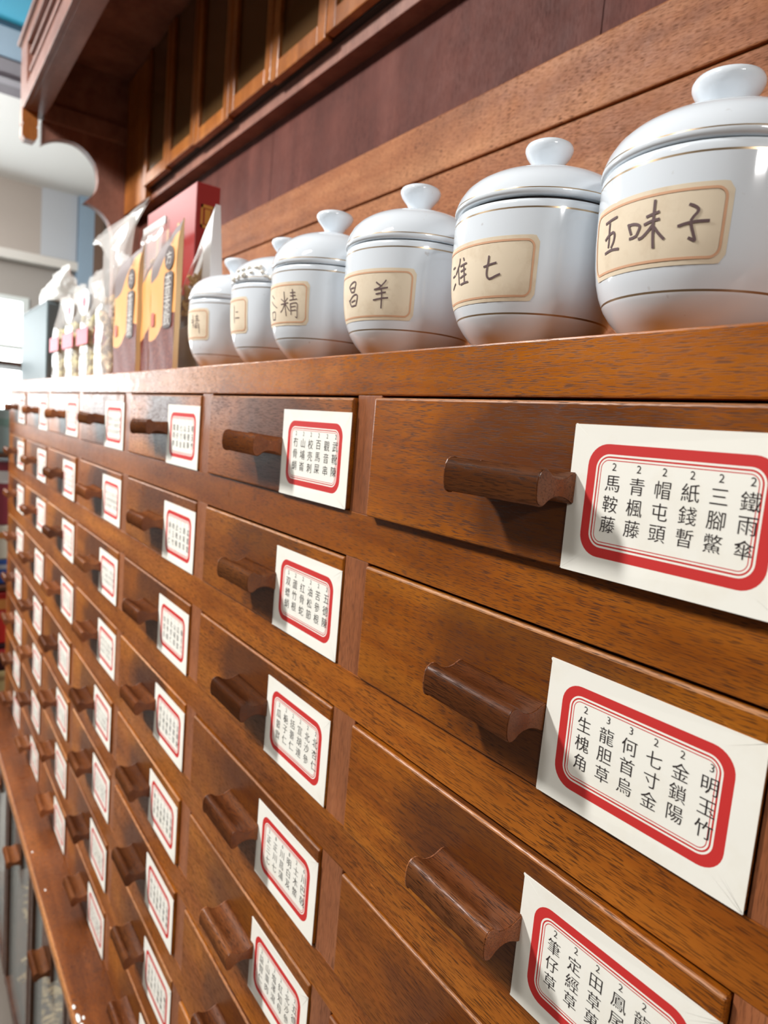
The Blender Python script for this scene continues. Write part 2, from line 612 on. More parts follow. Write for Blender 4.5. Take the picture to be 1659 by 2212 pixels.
def label_mesh(names, seed):
    rnd = random.Random(seed)
    mb = MB()
    loops = [rrect(0, LW, -LH, 0, 0.0015)]
    for e, r in ((0, .034), (.0152, .022), (.0182, .019), (.0208, .016), (.0235, .0135), (.0249, .012)):
        loops.append(rrect(.029 + e, LW - .034 - e, -LH + .030 + e, -.0285 - e, r))
    mats = [0, 1, 0, 1, 0, 1]
    n = len(loops[0])
    # cut edge: slightly uneven on the right
    jit = [(rnd.uniform(-.0025, .001), rnd.uniform(-.001, .001)) for _ in range(n)]
    loops[0] = [(x + jit[i][0], z + jit[i][1]) for i, (x, z) in enumerate(loops[0])]

    def yy(x, z):
        return -0.0007 - 0.0012 * max(0, (0.03 - x) / 0.03) ** 2
    ids = [mb.add([(x, yy(x, z), z) for x, z in L], []) for L in loops]
    for i in range(len(loops) - 1):
        for k in range(n):
            k2 = (k + 1) % n
            mb.f.append([ids[i] + k, ids[i] + k2, ids[i + 1] + k2, ids[i + 1] + k])
            mb.mi.append(mats[i]); mb.sm.append(False)
    mb.f.append([ids[-1] + k for k in range(n)]); mb.mi.append(0); mb.sm.append(False)
    b = mb.add([(x, 0.0004, z) for x, z in loops[0]], [])
    for k in range(n):
        k2 = (k + 1) % n
        mb.f.append([ids[0] + k, ids[0] + k2, b + k2, b + k]); mb.mi.append(0); mb.sm.append(False)
    cols = names.split()
    for i, t in enumerate(cols):
        x = 0.076 + i * 0.0406 + rnd.uniform(-.0008, .0008)
        glyph(mb, t[0], x, -.0618, 0.0165)
        dz = rnd.uniform(-.001, .001)
        for j, ch in enumerate(t[1:]):
            glyph(mb, ch, x, -.0868 - j * .031 + dz, 0.0275)
    me_o = mb.build('paper_label', [M['paper'], M['redink'], M['ink']], None, (0, 0, 0), fix=False)
    me = me_o.data
    bpy.data.objects.remove(me_o)
    return me


def glyph(mb, ch, x, z, em, mi=2, y=-0.0012, wide=1.0):
    vs, fs = GLYPH.get(ch, ([], []))
    if vs:
        mb.add([(x + a * em * wide, y, z + b * em) for a, b in vs], fs, mi)


generic = []
for q in range(6):
    rr = random.Random(50 + q)
    generic.append(label_mesh(' '.join(rr.sample(POOL, 6)), q))

STICK = {(0, 1): .021, (0, 2): .008, (0, 3): .011, (-1, 1): .009, (-1, 2): .006, (-1, 3): .006, (-1, 4): .010, (-1, 5): .005,
         (-2, 1): .004, (-2, 2): .004, (-2, 3): .004}
for n in ROWS:
    for c in COLS:
        rnd = random.Random(c * 100 + n)
        zt = -(n - 1) * PITCH
        d = STICK.get((c, n), rnd.uniform(0.003, 0.009))
        o = link('drawer', front_mesh, cab, (c, -d, zt))
        o.rotation_euler = (0, 0, rnd.uniform(-.004, .004))
        h = link('handle', pull_mesh, o, (c + 0.509 + rnd.uniform(-.012, .012), -d, zt - .1415 + rnd.uniform(-.003, .003)))
        h.rotation_euler = (0, rnd.uniform(-.03, .03), 0)
        me = label_mesh(NAMES[(c, n)], 200 + c * 10 + n) if (c, n) in NAMES else generic[rnd.randrange(6)]
        lx = c + (0.611 if (c, n) == (0, 1) else 0.606) + (0 if (c, n) in NAMES else rnd.uniform(-.012, .006))
        lz = zt - .0415 + (0 if (c, n) in NAMES else rnd.uniform(-.006, .006))
        lb = link('paper_label', me, o, (lx, -d, lz))
        lb['label'] = 'white paper label with red printed border and black writing'

# ledge and the glass fronted bins beneath it
mb = MB()
mb.box(X0, X1, -0.19, 0.1, -3.06, -2.985, 0.003)
lg = mb.build('ledge', M['ledge'], cab, (-2, -0.1, -3.0))
mb = MB()
mb.extrude([(-.189, -2.988), (-.197, -2.99), (-.203, -2.998), (-.203, -3.045), (-.197, -3.055), (-.189, -3.057)], 'x', X0, X1)
mb.build('edging', M['edge'], lg, (-2, -0.19, -3.0))
BP = 1.18
BX = [-5.75 + 0.01 + BP * k for k in range(0, 6)]
for k, bx in enumerate(BX):
    x0, x1 = bx, bx + BP
    mb = MB()
    mb.box(x0 - .03, x0 + .03, -0.14, -.06, -5.0, -3.06, 0.004)
    mb.build('bin_post', M['post'], cab, (x0, -.14, -3.06))
    mb = MB()
    mb.box(x0 + .03, x0 + .09, -.145, -.09, -4.95, -3.08, .004)
    mb.box(x1 - .09, x1 - .03, -.145, -.09, -4.95, -3.08, .004)
    mb.box(x0 + .09, x1 - .09, -.145, -.09, -3.14, -3.08, .004)
    mb.box(x0 + .09, x1 - .09, -.145, -.09, -4.95, -4.87, .004)
    mb.box(x0 + .42, x0 + .72, -.14, -.10, -3.52, -3.14, .004)
    b = mb.build('bin_door', M['post'], cab, (x0 + .59, -.12, -3.08))
    mb = MB(); mb.box(x0 + .08, x1 - .08, -.122, -.114, -4.88, -3.13); mb.build('glass', M['glass'], b, (x0 + .59, -.12, -3.6))
    hh = link('handle', pull_mesh, b, (x0 + .59, -.14, -3.47))
mb = MB()
mb.box(X0, X1, -.10, .45, -5.07, -4.96)
mb.box(X0, X1, .45, .5, -5.0, -3.06)
mb.build('plinth', M['post'], cab, (-2, 0, -5))


def herb_heap(name, label, x0, x1, cols, seed):
    rnd = random.Random(seed)
    mb = MB()
    for k in range(420):
        cx, cy = rnd.uniform(x0 + .12, x1 - .12), rnd.uniform(-.02, .36)
        cz = -4.94 + rnd.random() * (1.08 - 0.3 * max(0, cy))
        L, w, t = rnd.uniform(.05, .12), rnd.uniform(.02, .05), .006
        a, b2 = rnd.uniform(0, PI), rnd.uniform(-.5, .5)
        vs = []
        for sx in (-1, 1):
            for sy in (-1, 1):
                for sz in (-1, 1):
                    px, py, pz = sx * L / 2, sy * w / 2, sz * t / 2 + b2 * sx * L / 2
                    vs.append((cx + px * math.cos(a) - py * math.sin(a), max(-.08, cy + px * math.sin(a) + py * math.cos(a)), max(-4.955, cz + pz)))
        mb.add(vs, [(0, 1, 3, 2), (4, 6, 7, 5), (0, 4, 5, 1), (2, 3, 7, 6), (0, 2, 6, 4), (1, 5, 7, 3)])
    N = Nodes(name + '_mat')
    N.l(N.ramp(N.noise(N.coords(), 60, 3), [(0.3, cols[0]), (0.7, cols[1])]), N.b.inputs['Base Color'])
    o = mb.build(name, N.m, None, ((x0 + x1) / 2, 0.1, -4.96), fix=True)
    tag(o, label, 'dried herbs', None, 'stuff')


for k in range(1, 4):
    herb_heap('dried_root_slices', ['', 'pale dried root slices behind the farthest glass bin door under the ledge',
              'pale dried root slices in the middle glass bin under the ledge',
              'pale dried root slices in the near glass bin under the ledge'][k],
              BX[k] + .04, BX[k] + BP - .04, (lin(150, 118, 70), lin(214, 190, 140)), 900 + k)

# ================================================================== HUTCH ABOVE THE SHELF
hutch = thing('shelf_hutch', 'tall wooden hutch with hood and glass doors above the jar shelf', 'cabinet', (-2, 1.0, 0.0985))
HO = (-2, 1.0, 1.0)
mb = MB()
for a, b in ((X0, -2.99), (-2.985, -0.385), (-0.38, X1)):
    mb.box(a, b, 1.12, 1.16, 0.0985, 3.1)
mb.build('back_panel', M['panel'], hutch, HO)
mb = MB()
mb.box(-5.98, X1, 1.085, 1.12, 0.0985, 1.085, .003)
mb.box(-5.98, X1, 1.075, 1.12, 1.09, 1.34, .006)
mb.build('splash_board', M['splash'], hutch, HO)
mb = MB()
mb.box(-5.98, X1, 1.02, 1.125, 1.854, 1.944, .004)
mb.build('lower_rail', M['hoodz'], hutch, HO)
mb = MB()
mb.box(-5.98, -5.27, 0.96, 1.05, 1.84, 3.08, .004)
mb.build('face_stile', M['door'], hutch, HO)
mb = MB()
mb.box(-5.98, X1, .986, 1.12, 1.946, 1.97)  # cupboard underside, coloured dark to stand in for shade
mb.box(-5.98, X1, 1.11, 1.13, 1.95, 3.08)
mb.build('cupboard_back', M['dark'], hutch, HO)
DP = 0.645
for k in range(0, 11):
    x0 = -5.265 + k * DP
    x1 = x0 + DP - .008
    zb = 1.938 + (0.016 if k % 2 else 0.0)
    mb = MB()
    yf, yb = 0.934, 0.985
    sw = .088
    mb.box(x0, x0 + sw, yf, yb, zb, 3.08, .006)
    mb.box(x1 - sw, x1, yf, yb, zb, 3.08, .006)
    mb.box(x0 + sw - .004, x1 - sw + .004, yf + .001, yb, zb, zb + .10, .006)
    d = mb.build('glass_door', M['door'], hutch, (x0, yf, zb))
    mb = MB()
    mb.box(x0 + sw - .01, x1 - sw + .01, yf + .022, yf + .028, zb + .09, 3.08)
    mb.build('smoked_pane', M['smoke'], d, (x0 + .3, yf + .02, zb + .5))

# carved end panel at the far end
SCAL = [(1.12, 2.5), (.21, 2.5), (.21, 2.29), (.25, 2.325), (.29, 2.35), (.33, 2.368), (.37, 2.38), (.41, 2.387), (.45, 2.39), (.49, 2.388),
        (.53, 2.377), (.57, 2.358), (.61, 2.33), (.645, 2.295), (.68, 2.25), (.70, 2.195), (.71, 2.13), (.71, 2.075), (.70, 2.02),
        (.68, 1.975), (.65, 1.94), (.62, 1.905), (.59, 1.87), (.63, 1.87), (.67, 1.86), (.715, 1.84), (.76, 1.81), (.80, 1.77),
        (.83, 1.73), (.85, 1.67), (.87, 1.6), (.875, 1.4), (.88, .0985), (1.12, .0985)]
mb = MB()
mb.extrude(SCAL, 'x', -6.09, -5.985, smooth=False)
ep = mb.build('end_panel', M['hoodz'], hutch, (-6.05, .8, 1.5))
mb = MB()
mb.box(-6.12, -5.955, .22, 1.11, 2.50, 2.66, .006)
mb.box(-6.09, -5.985, .06, 1.12, 2.66, 3.1)
mb.build('end_rail', M['hood'], hutch, (-6.05, .6, 2.6))
mb = MB()
mb.extrude([(.045, 2.55), (.175, 2.55), (.175, 2.43), (.16, 2.415), (.175, 2.40), (.175, 2.33), (.15, 2.29), (.07, 2.29), (.045, 2.32),
            (.045, 2.40), (.058, 2.415), (.045, 2.43)], 'x', -6.10, -5.96, smooth=False)
mb.build('pendant', M['door'], hutch, (-6.05, .1, 2.4))
# hood: fascia with a panelled front, its roof
mb = MB()
mb.box(-6.12, X1, .09, .24, 2.54, 3.12, .004)
mb.box(-6.12, X1, .05, .09, 2.54, 2.68, .005)
mb.box(-6.12, X1, .05, .09, 3.02, 3.12, .005)
for x in (-6.12, -3.6, -1.1, 1.4):
    mb.box(x, x + .35, .05, .09, 2.68, 3.02, .004)
for x in (-5.7, -3.2, -.7):
    mb.box(x, x + 2.05, .06, .09, 2.76, 2.80, .006)
    mb.box(x, x + 2.05, .06, .09, 2.90, 2.93, .006)
mb.box(-6.16, X1, .02, .09, 3.12, 3.16, .008)
mb.build('hood_fascia', M['hood'], hutch, (-2, .15, 2.8))
mb = MB()
mb.box(-6.12, X1, .09, 1.16, 3.10, 3.15)
mb.build('hood_roof', M['hoodz'], hutch, (-2, .6, 3.1))

# ================================================================== JARS
KU = 0.00175
JR = 0.1738
JARS = {'A': (.6719, .1729, 1.0), 'B': (.3118, .1729, 1.0), 'C': (-.1001, .1729, 1.0), 'D': (-.462, .145, .977),
        'E': (-.862, .200, 1.022), 'F': (-1.345, .230, 1.045)}
JLAB = {'A': 'white porcelain jar whose tan label carries three characters, rightmost of the row',
        'B': 'white porcelain jar with lid sitting slightly ajar, second counted from the rightmost',
        'C': 'white porcelain jar with creased tan label, third counted from the rightmost jar',
        'D': 'white porcelain jar, fourth counted from the rightmost, dense character at its label edge',
        'E': 'white porcelain jar half hidden behind its neighbour, fifth counted from the rightmost',
        'F': 'white porcelain jar standing beside the white tea pouch, last of the row'}
STROKES = {'A':[[(-28.8,0.1748),(-23.1,0.1764),(-18.2,0.1774)],[(-24.4,0.1736),(-24.5,0.162),(-24.3,0.1489),(-24.9,0.1362)],[(-28.2,0.1493),(-24.8,0.1544),(-20.9,0.1566),(-19.5,0.1516),(-20.3,0.1419),(-22.4,0.1344)],[(-28.2,0.1294),(-22.2,0.131),(-15.6,0.129)],[(-9.7,0.1602),(-8.5,0.1513),(-7.4,0.1434)],[(-9.8,0.1578),(-6.3,0.1579),(-3.1,0.1546),(-2.7,0.1501),(-4.2,0.1411)],[(-8.6,0.1383),(-6.4,0.1388),(-3.9,0.1404)],[(0.6,0.1637),(4.1,0.1661),(7.3,0.1679)],[(-0.3,0.1533),(3.7,0.1567),(7.7,0.1576)],[(4.5,0.1856),(4.5,0.1725),(4.6,0.1544),(4.9,0.135),(5.4,0.1184)],[(4.4,0.1515),(2.1,0.1437),(-0.8,0.1367),(-3.1,0.135)],[(5.0,0.1482),(7.5,0.1386),(10.6,0.1289)],[(20.6,0.1722),(22.7,0.1698),(24.5,0.1658),(24.7,0.1612),(23.3,0.1557),(22.1,0.1497)],[(22.1,0.1497),(22.7,0.1414),(23.8,0.1319),(24.7,0.1235),(23.1,0.1256),(21.6,0.1275)],[(16.4,0.1439),(20.0,0.1468),(24.7,0.1485),(30.2,0.1486)]],
    'B':[[(-28.2,0.1561),(-23.5,0.1569)],[(-28.5,0.1396),(-23.1,0.141)],[(-28.4,0.1155),(-22.6,0.1258)],[(-16.0,0.1693),(-16.6,0.1586),(-19.2,0.1498),(-22.0,0.1414)],[(-18.2,0.1514),(-17.3,0.1357),(-16.6,0.1201)],[(-11.7,0.1684),(-10.6,0.162)],[(-15.3,0.1532),(-11.0,0.1554),(-7.5,0.1563)],[(-14.6,0.1435),(-8.5,0.1465)],[(-15.5,0.1318),(-7.8,0.1364)],[(-14.9,0.1192),(-9.7,0.1207),(-5.7,0.1211)],[(-11.0,0.1548),(-10.4,0.1389),(-9.8,0.1207)],[(8.0,0.1421),(12.4,0.1451),(17.4,0.1476)],[(11.8,0.1613),(11.5,0.1498),(10.7,0.1368),(10.7,0.1268),(12.0,0.1209),(14.2,0.1209),(17.5,0.1246),(20.3,0.1273)]],
    'C':[[(-8.6,0.1596),(-6.5,0.1525),(-5.1,0.1464)],[(-8.6,0.1596),(-6.0,0.1656),(-2.3,0.1696),(0.5,0.1691),(1.2,0.1649),(0.4,0.1565),(-1.0,0.1459)],[(-6.2,0.1557),(-1.0,0.157)],[(-5.3,0.1465),(-0.8,0.1464)],[(-9.1,0.1302),(-7.2,0.1216),(-5.5,0.1143)],[(-8.0,0.1275),(-4.3,0.135),(-0.5,0.1397),(2.8,0.1392),(3.5,0.1335),(2.5,0.1238),(1.3,0.1148)],[(-5.3,0.1242),(0.8,0.1271)],[(-5.5,0.1143),(1.3,0.1154)],[(23.2,0.1633),(25.4,0.1588),(27.8,0.1549)],[(31.9,0.1675),(30.5,0.1617),(28.0,0.1544)],[(28.0,0.1544),(25.7,0.1497),(21.6,0.1464),(27.8,0.1485),(33.6,0.1508)],[(23.2,0.1366),(28.1,0.1389),(32.1,0.1405)],[(20.9,0.1234),(27.6,0.1267),(34.2,0.1283)],[(27.9,0.1496),(28.6,0.1378),(28.6,0.1229),(28.2,0.1045)]],
    'D':[[(-11.3,0.1817),(-4.5,0.169)],[(-11.8,0.1642),(-6.2,0.1532),(1.1,0.1425)],[(-10.7,0.1327),(-9.7,0.1123)],[(-10.7,0.1327),(-3.1,0.1324),(-3.0,0.1213),(-4.8,0.1119)],[(-9.7,0.1119),(-3.2,0.1115)],[(8.3,0.1652),(12.4,0.1578)],[(17.4,0.1671),(14.1,0.1565)],[(8.0,0.1501),(18.3,0.1537)],[(12.0,0.1848),(13.7,0.1522),(15.6,0.1176)],[(13.2,0.1513),(10.8,0.1377),(7.1,0.1286)],[(14.5,0.151),(17.8,0.1388),(20.2,0.1311)],[(20.2,0.1801),(26.3,0.1811)],[(20.5,0.1716),(26.7,0.1732)],[(19.6,0.16),(28.7,0.1632)],[(22.7,0.1905),(24.0,0.1628)],[(20.8,0.1513),(21.6,0.1342),(22.0,0.1202)],[(20.8,0.1502),(28.4,0.152),(29.0,0.1339),(29.0,0.1137),(26.9,0.1158)],[(21.5,0.1416),(27.3,0.1435)],[(21.8,0.132),(27.6,0.1335)]],
    'E':[[(-1.2,0.1901),(-1.1,0.1667),(-0.6,0.1345)],[(2.8,0.1681),(7.8,0.1681)],[(1.7,0.1499),(10.4,0.1493)]],
    'F':[[(5.7,0.1997),(6.6,0.1742),(6.8,0.1516)],[(1.8,0.1837),(5.0,0.1787)],[(8.3,0.1823),(5.9,0.1757)],[(1.5,0.1724),(8.6,0.1732)],[(6.8,0.1685),(12.8,0.1507)],[(11.5,0.1929),(17.8,0.1934)],[(11.8,0.1845),(18.0,0.1851)],[(10.8,0.1762),(20.1,0.1785)],[(15.1,0.2007),(15.7,0.1783)],[(12.3,0.1676),(13.2,0.1507)],[(12.3,0.1676),(18.5,0.1675),(19.7,0.1319)],[(13.0,0.1605),(17.9,0.1614)],[(13.2,0.1534),(18.1,0.1538)]]}
LABANG = {'A': (-43, 39), 'B': (-42, 43), 'C': (-31, 55), 'D': (-44, 41), 'E': (-62, 23), 'F': (-50, 35)}
LABZ = {'A': (.0925, .2010), 'B': (.0800, .1940), 'C': (.0800, .1945), 'D': (.0930, .2110), 'E': (.1010, .2140), 'F': (.1090, .2220)}
ZB = 0.0985
BODY = [(0, .001), (56, .001), (59, 0.5), (60, 3), (63, 6), (70, 12), (78, 21), (84.5, 30), (86.2, 33.2, 1), (86.9, 35), (90.5, 43), (94, 55), (96.5, 70),
        (98.2, 88), (99, 108), (99.3, 128), (99.3, 137.5, 1), (99.3, 139.2), (99.2, 144), (98.2, 147), (94, 148, 2), (92, 151), (88, 151)]
LID = [(88, 149.5), (96, 149.4), (99.5, 150.2), (100.6, 153), (100.4, 155.8, 1), (100.2, 157.2), (99, 162), (97, 169), (91.5, 180), (84, 188.5), (74, 196),
       (62, 202), (48, 207), (36, 210.5), (22, 213.5), (15, 214.6)]
KNOB = [(15, 214.6), (14.5, 217), (15, 220.5), (17.5, 225), (21.5, 230), (25.5, 235), (28, 240), (28.4, 243), (27, 246.5), (22, 249.2), (14, 250.8), (0.01, 251.5)]


def jar_label(mb, a0, a1, z0, z1, r):
    loops = [rrect(a0, a1, z0, z1, 0.018, 6)]
    # work in (arc length, z)
    s0, s1 = math.radians(a0) * r, math.radians(a1) * r
    L = [rrect(s0, s1, z0, z1, .012, 6), rrect(s0 + .008, s1 - .009, z0 + .0085, z1 - .0085, .014, 6),
         rrect(s0 + .012, s1 - .013, z0 + .0125, z1 - .0125, .011, 6)]

    def dense(P):
        out = []
        for i in range(len(P)):
            a, b = P[i], P[(i + 1) % len(P)]
            k = 14 if math.dist(a, b) > .03 else 1
            for t in range(k):
                out.append((a[0] + (b[0] - a[0]) * t / k, a[1] + (b[1] - a[1]) * t / k))
        return out
    L = [dense(P) for P in L]
    return L, s0, s1


def make_jar(key):
    cx, JCY, size = JARS[key]
    org = (cx, JCY, ZB)
    t = thing('porcelain_jar', JLAB[key], 'jar', org, 'porcelain jars on the shelf')
    t.scale = (size, size, size)
    rnd = random.Random(ord(key))
    mb = MB()
    mb.lathe(cx, JCY, [(p[0] * KU, ZB + p[1] * KU) + ((p[2],) if len(p) > 2 else ()) for p in BODY])
    mb.build('body', [M['china'], M['gold'], M['gap']], t, org)
    mb = MB()
    lift = .004 if key == 'B' else 0
    hs = {'A': .83, 'B': .80, 'C': .93, 'D': 1.07, 'E': .97, 'F': 1.0}[key]

    def hz(z):
        return 149.4 + (z - 149.4) * (hs if z <= 214.6 else 1) + (65.2 * (hs - 1) if z > 214.6 else 0)
    mb.lathe(cx, JCY, [(p[0] * KU, ZB + hz(p[1]) * KU + lift) + ((p[2],) if len(p) > 2 else ()) for p in LID])
    lid = mb.build('lid', [M['china'], M['gold']], t, org)
    ks = {'A': 1.08, 'B': .96, 'C': 1.02, 'D': 1.1, 'E': 1.05, 'F': 1.05}[key]
    mb = MB()
    mb.lathe(cx, JCY, [(p[0] * KU * (ks if i > 1 else 1), ZB + hz(p[1]) * KU + lift) for i, p in enumerate(KNOB)], 40)
    mb.build('knob', M['china'], lid, org)
    # paper label glued to the belly
    a0, a1 = LABANG[key]
    z0, z1 = LABZ[key]
    mb = MB()
    rings, s0, s1 = jar_label(mb, a0, a1, z0, z1, JR)

    def rad(z):
        hk = z / KU
        rr = JR
        for i in range(len(BODY) - 1):
            if BODY[i][1] <= hk <= BODY[i + 1][1]:
                f = (hk - BODY[i][1]) / max(1e-6, BODY[i + 1][1] - BODY[i][1])
                rr = (BODY[i][0] + f * (BODY[i + 1][0] - BODY[i][0])) * KU
        return rr

    def pt(s, z, off):
        a = s / JR
        r = rad(z) + off
        return (cx + r * math.sin(a), JCY - r * math.cos(a), ZB + z)
    # grid of paper, printed frame and pen strokes a hair above it
    ns, nz = 34, 10
    corner = .012
    grid = {}
    vs, fs = [], []
    for i in range(ns + 1):
        for j in range(nz + 1):
            s = s0 + (s1 - s0) * i / ns
            f = j / nz
            ins = 0.0
            ds = min(s - s0, s1 - s)
            if ds < corner:
                ins = corner - math.sqrt(max(0, corner ** 2 - (corner - ds) ** 2))
            z = z0 + ins + (z1 - z0 - 2 * ins) * f
            wr = .0008 * mnoise.noise(Vector((s * 60, z * 60, ord(key)))) * (1 if f < .45 else .25)
            vs.append(pt(s, z, .0006 + max(0, wr) * .8))
    for i in range(ns):
        for j in range(nz):
            a = i * (nz + 1) + j
            fs.append((a, a + nz + 1, a + nz + 2, a + 1))
    mb.add(vs, fs, 0, True)

    def ribbon(P, w, off, mi):
        n = len(P)
        L = []
        for i, (s, z) in enumerate(P):
            p, q = P[max(0, i - 1)], P[min(n - 1, i + 1)]
            d = Vector((q[0] - p[0], q[1] - p[1]))
            d = d.normalized() if d.length > 1e-9 else Vector((1, 0))
            nx, nz_ = -d.y * w / 2, d.x * w / 2
            L.append((pt(s + nx, z + nz_, off), pt(s - nx, z - nz_, off)))
        o = mb.add([p for ab in L for p in ab], [])
        for i in range(n - 1):
            mb.f.append([o + 2 * i, o + 2 * i + 1, o + 2 * i + 3, o + 2 * i + 2]); mb.mi.append(mi); mb.sm.append(True)
    fr = rings[1] + rings[1][:1]
    ribbon(fr, .0036, .0013, 1)
    for st in STROKES[key]:
        P = [(math.radians(a) * JR, z) for a, z in st]
        Q = []
        for i in range(len(P) - 1):
            p0, p1, p2, p3 = P[max(0, i - 1)], P[i], P[i + 1], P[min(len(P) - 1, i + 2)]
            for q in range(5):
                u = q / 5
                Q.append(tuple(.5 * (2 * p1[k] + (p2[k] - p0[k]) * u + (2 * p0[k] - 5 * p1[k] + 4 * p2[k] - p3[k]) * u * u +
                                     (3 * p1[k] - p0[k] - 3 * p2[k] + p3[k]) * u ** 3) for k in (0, 1)))
        Q.append(P[-1])
        ribbon(Q, (.0040 if key == 'A' else .0034 if key in 'BC' else .0026), .0015, 2)
    lb = mb.build('paper_label', [M['oldpaper'], M['orangeink'], M['pen']], t, org, fix=False)
    lb['label'] = 'yellowed paper label with a faded orange line and pen characters'


for k in 'ABCDEF':
    make_jar(k)


def blobs(mb, spots, mi=0):
    """small flattened lumps: (x, y, z, rx, ry, rz)"""
    for x, y, z, rx, ry, rz in spots:
        bm = bmesh.new()
        bmesh.ops.create_icosphere(bm, subdivisions=2, radius=1)
        vs = []
        for v in bm.verts:
            q = 1 + .35 * mnoise.noise(v.co * 1.7 + Vector((x * 40, y * 40, z * 40)))
            vs.append((x + v.co.x * rx * q, y + v.co.y * ry * q, z + v.co.z * rz * q))
        mb.add(vs, [[v.index for v in f.verts] for f in bm.faces], mi, True)
        bm.free()


# crust of dried glue along the mended lid of one jar
jar_e = [o for o in C.objects if o.get('label') == JLAB['E']][0]
lid_e = [c for c in jar_e.children if c.name.startswith('lid')][0]
ex, ey, es = JARS['E']
rg = random.Random(4)
spots = []
for q in range(16):
    a = math.radians(-8 + 70 * q / 15)
    hh = rg.uniform(154, 176)
    rr = (100.5 if hh < 160 else 97.5 - (hh - 168) * .5) * KU
    spots.append((ex + rr * math.sin(a), ey - rr * math.cos(a), ZB + (149.4 + (hh - 149.4) * .97) * KU, rg.uniform(.006, .014), rg.uniform(.005, .009), rg.uniform(.004, .010)))
mb = MB(); blobs(mb, spots)
g = mb.build('dried_glue', flat('glue_white', lin(232, 226, 214), 0.5), lid_e, (ex, ey, ZB))
# paint drips on the ledge
DRIPS = [(-1.84, -.186, -2.984, .016, .008, .003), (-1.765, -.182, -2.984, .030, .010, .003), (-1.755, -.160, -2.984, .013, .006, .003),
         (-1.72, -.176, -2.984, .012, .008, .003), (-3.2, -.168, -2.984, .010, .005, .002), (-2.78, -.160, -2.984, .010, .005, .002)]
drip = flat('drip_white', lin(230, 230, 226), 0.3)
for d in DRIPS:
    mb = MB(); blobs(mb, [d])
    mb.build('paint_drip', drip, lg, d[:3])

# ================================================================== POUCHES, BAGS, BOXES ON THE SHELF
def pouch_front_mat():
    N = Nodes('tea_pouch_print')
    tc = N.n('ShaderNodeTexCoord')
    sx = N.n('ShaderNodeSeparateXYZ')
    N.l(tc.outputs['Object'], sx.inputs[0])
    x = N.math('DIVIDE', sx.outputs[0], U)
    z = N.math('DIVIDE', sx.outputs[2], U)
    wave = N.math('MULTIPLY', N.math('SINE', N.math('MULTIPLY', x, 14.0)), .03)
    lo = N.math('GREATER_THAN', z, N.math('ADD', N.math('MULTIPLY_ADD', x, 0.18, .20), wave))
    top = N.math('GREATER_THAN', z, N.math('ADD', N.math('MULTIPLY_ADD', x, 0.40, .50), wave))
    fine = N.noise(N.coords((1, 1, 1)), 300, 1)
    mar = N.mix(N.ramp(fine, [(0.5, (0, 0, 0)), (0.6, (0.5, 0.5, 0.5))]), lin(98, 36, 26), lin(140, 76, 54))
    col = N.mix(lo, mar, lin(226, 160, 92))
    col = N.mix(top, col, lin(122, 108, 106))
    N.l(col, N.b.inputs['Base Color'])
    N.b.inputs['Roughness'].default_value = 0.5
    N.b.inputs['Specular IOR Level'].default_value = 0.25
    return N.m


M['teaprint'] = pouch_front_mat()
M['kraft'] = flat('pouch_edge', lin(226, 190, 140), 0.45)
M['white'] = flat('white_pouch', lin(226, 228, 228), 0.35)
M['strip'] = flat('dark_print', lin(78, 62, 58), 0.5)
M['whiteink'] = flat('white_print', lin(232, 226, 218), 0.5)
M['redseal'] = flat('red_seal', lin(196, 78, 52), 0.5)


def pouch_shape(x0, x1, yf, dep, z0, z1, nz=14, nx=8, bend=.82, lean=.10, seed=1):
    """rows of (front y, back y, z)"""
    rows = []
    for j in range(nz + 1):
        t = j / nz
        z = z0 + (z1 - z0) * t
        f = yf + (lean * ((t - bend) / (1 - bend)) ** 1.5 if t > bend else 0) + dep * 0.25 * (t > 1)
        d = dep * (1 - t ** 2.2) + .004
        rows.append((f, max(f + .003, yf + dep * (0.25 + 0.75 * (1 - t)) + lean * t * .9 if t > .0 else yf + dep), z))
    return rows


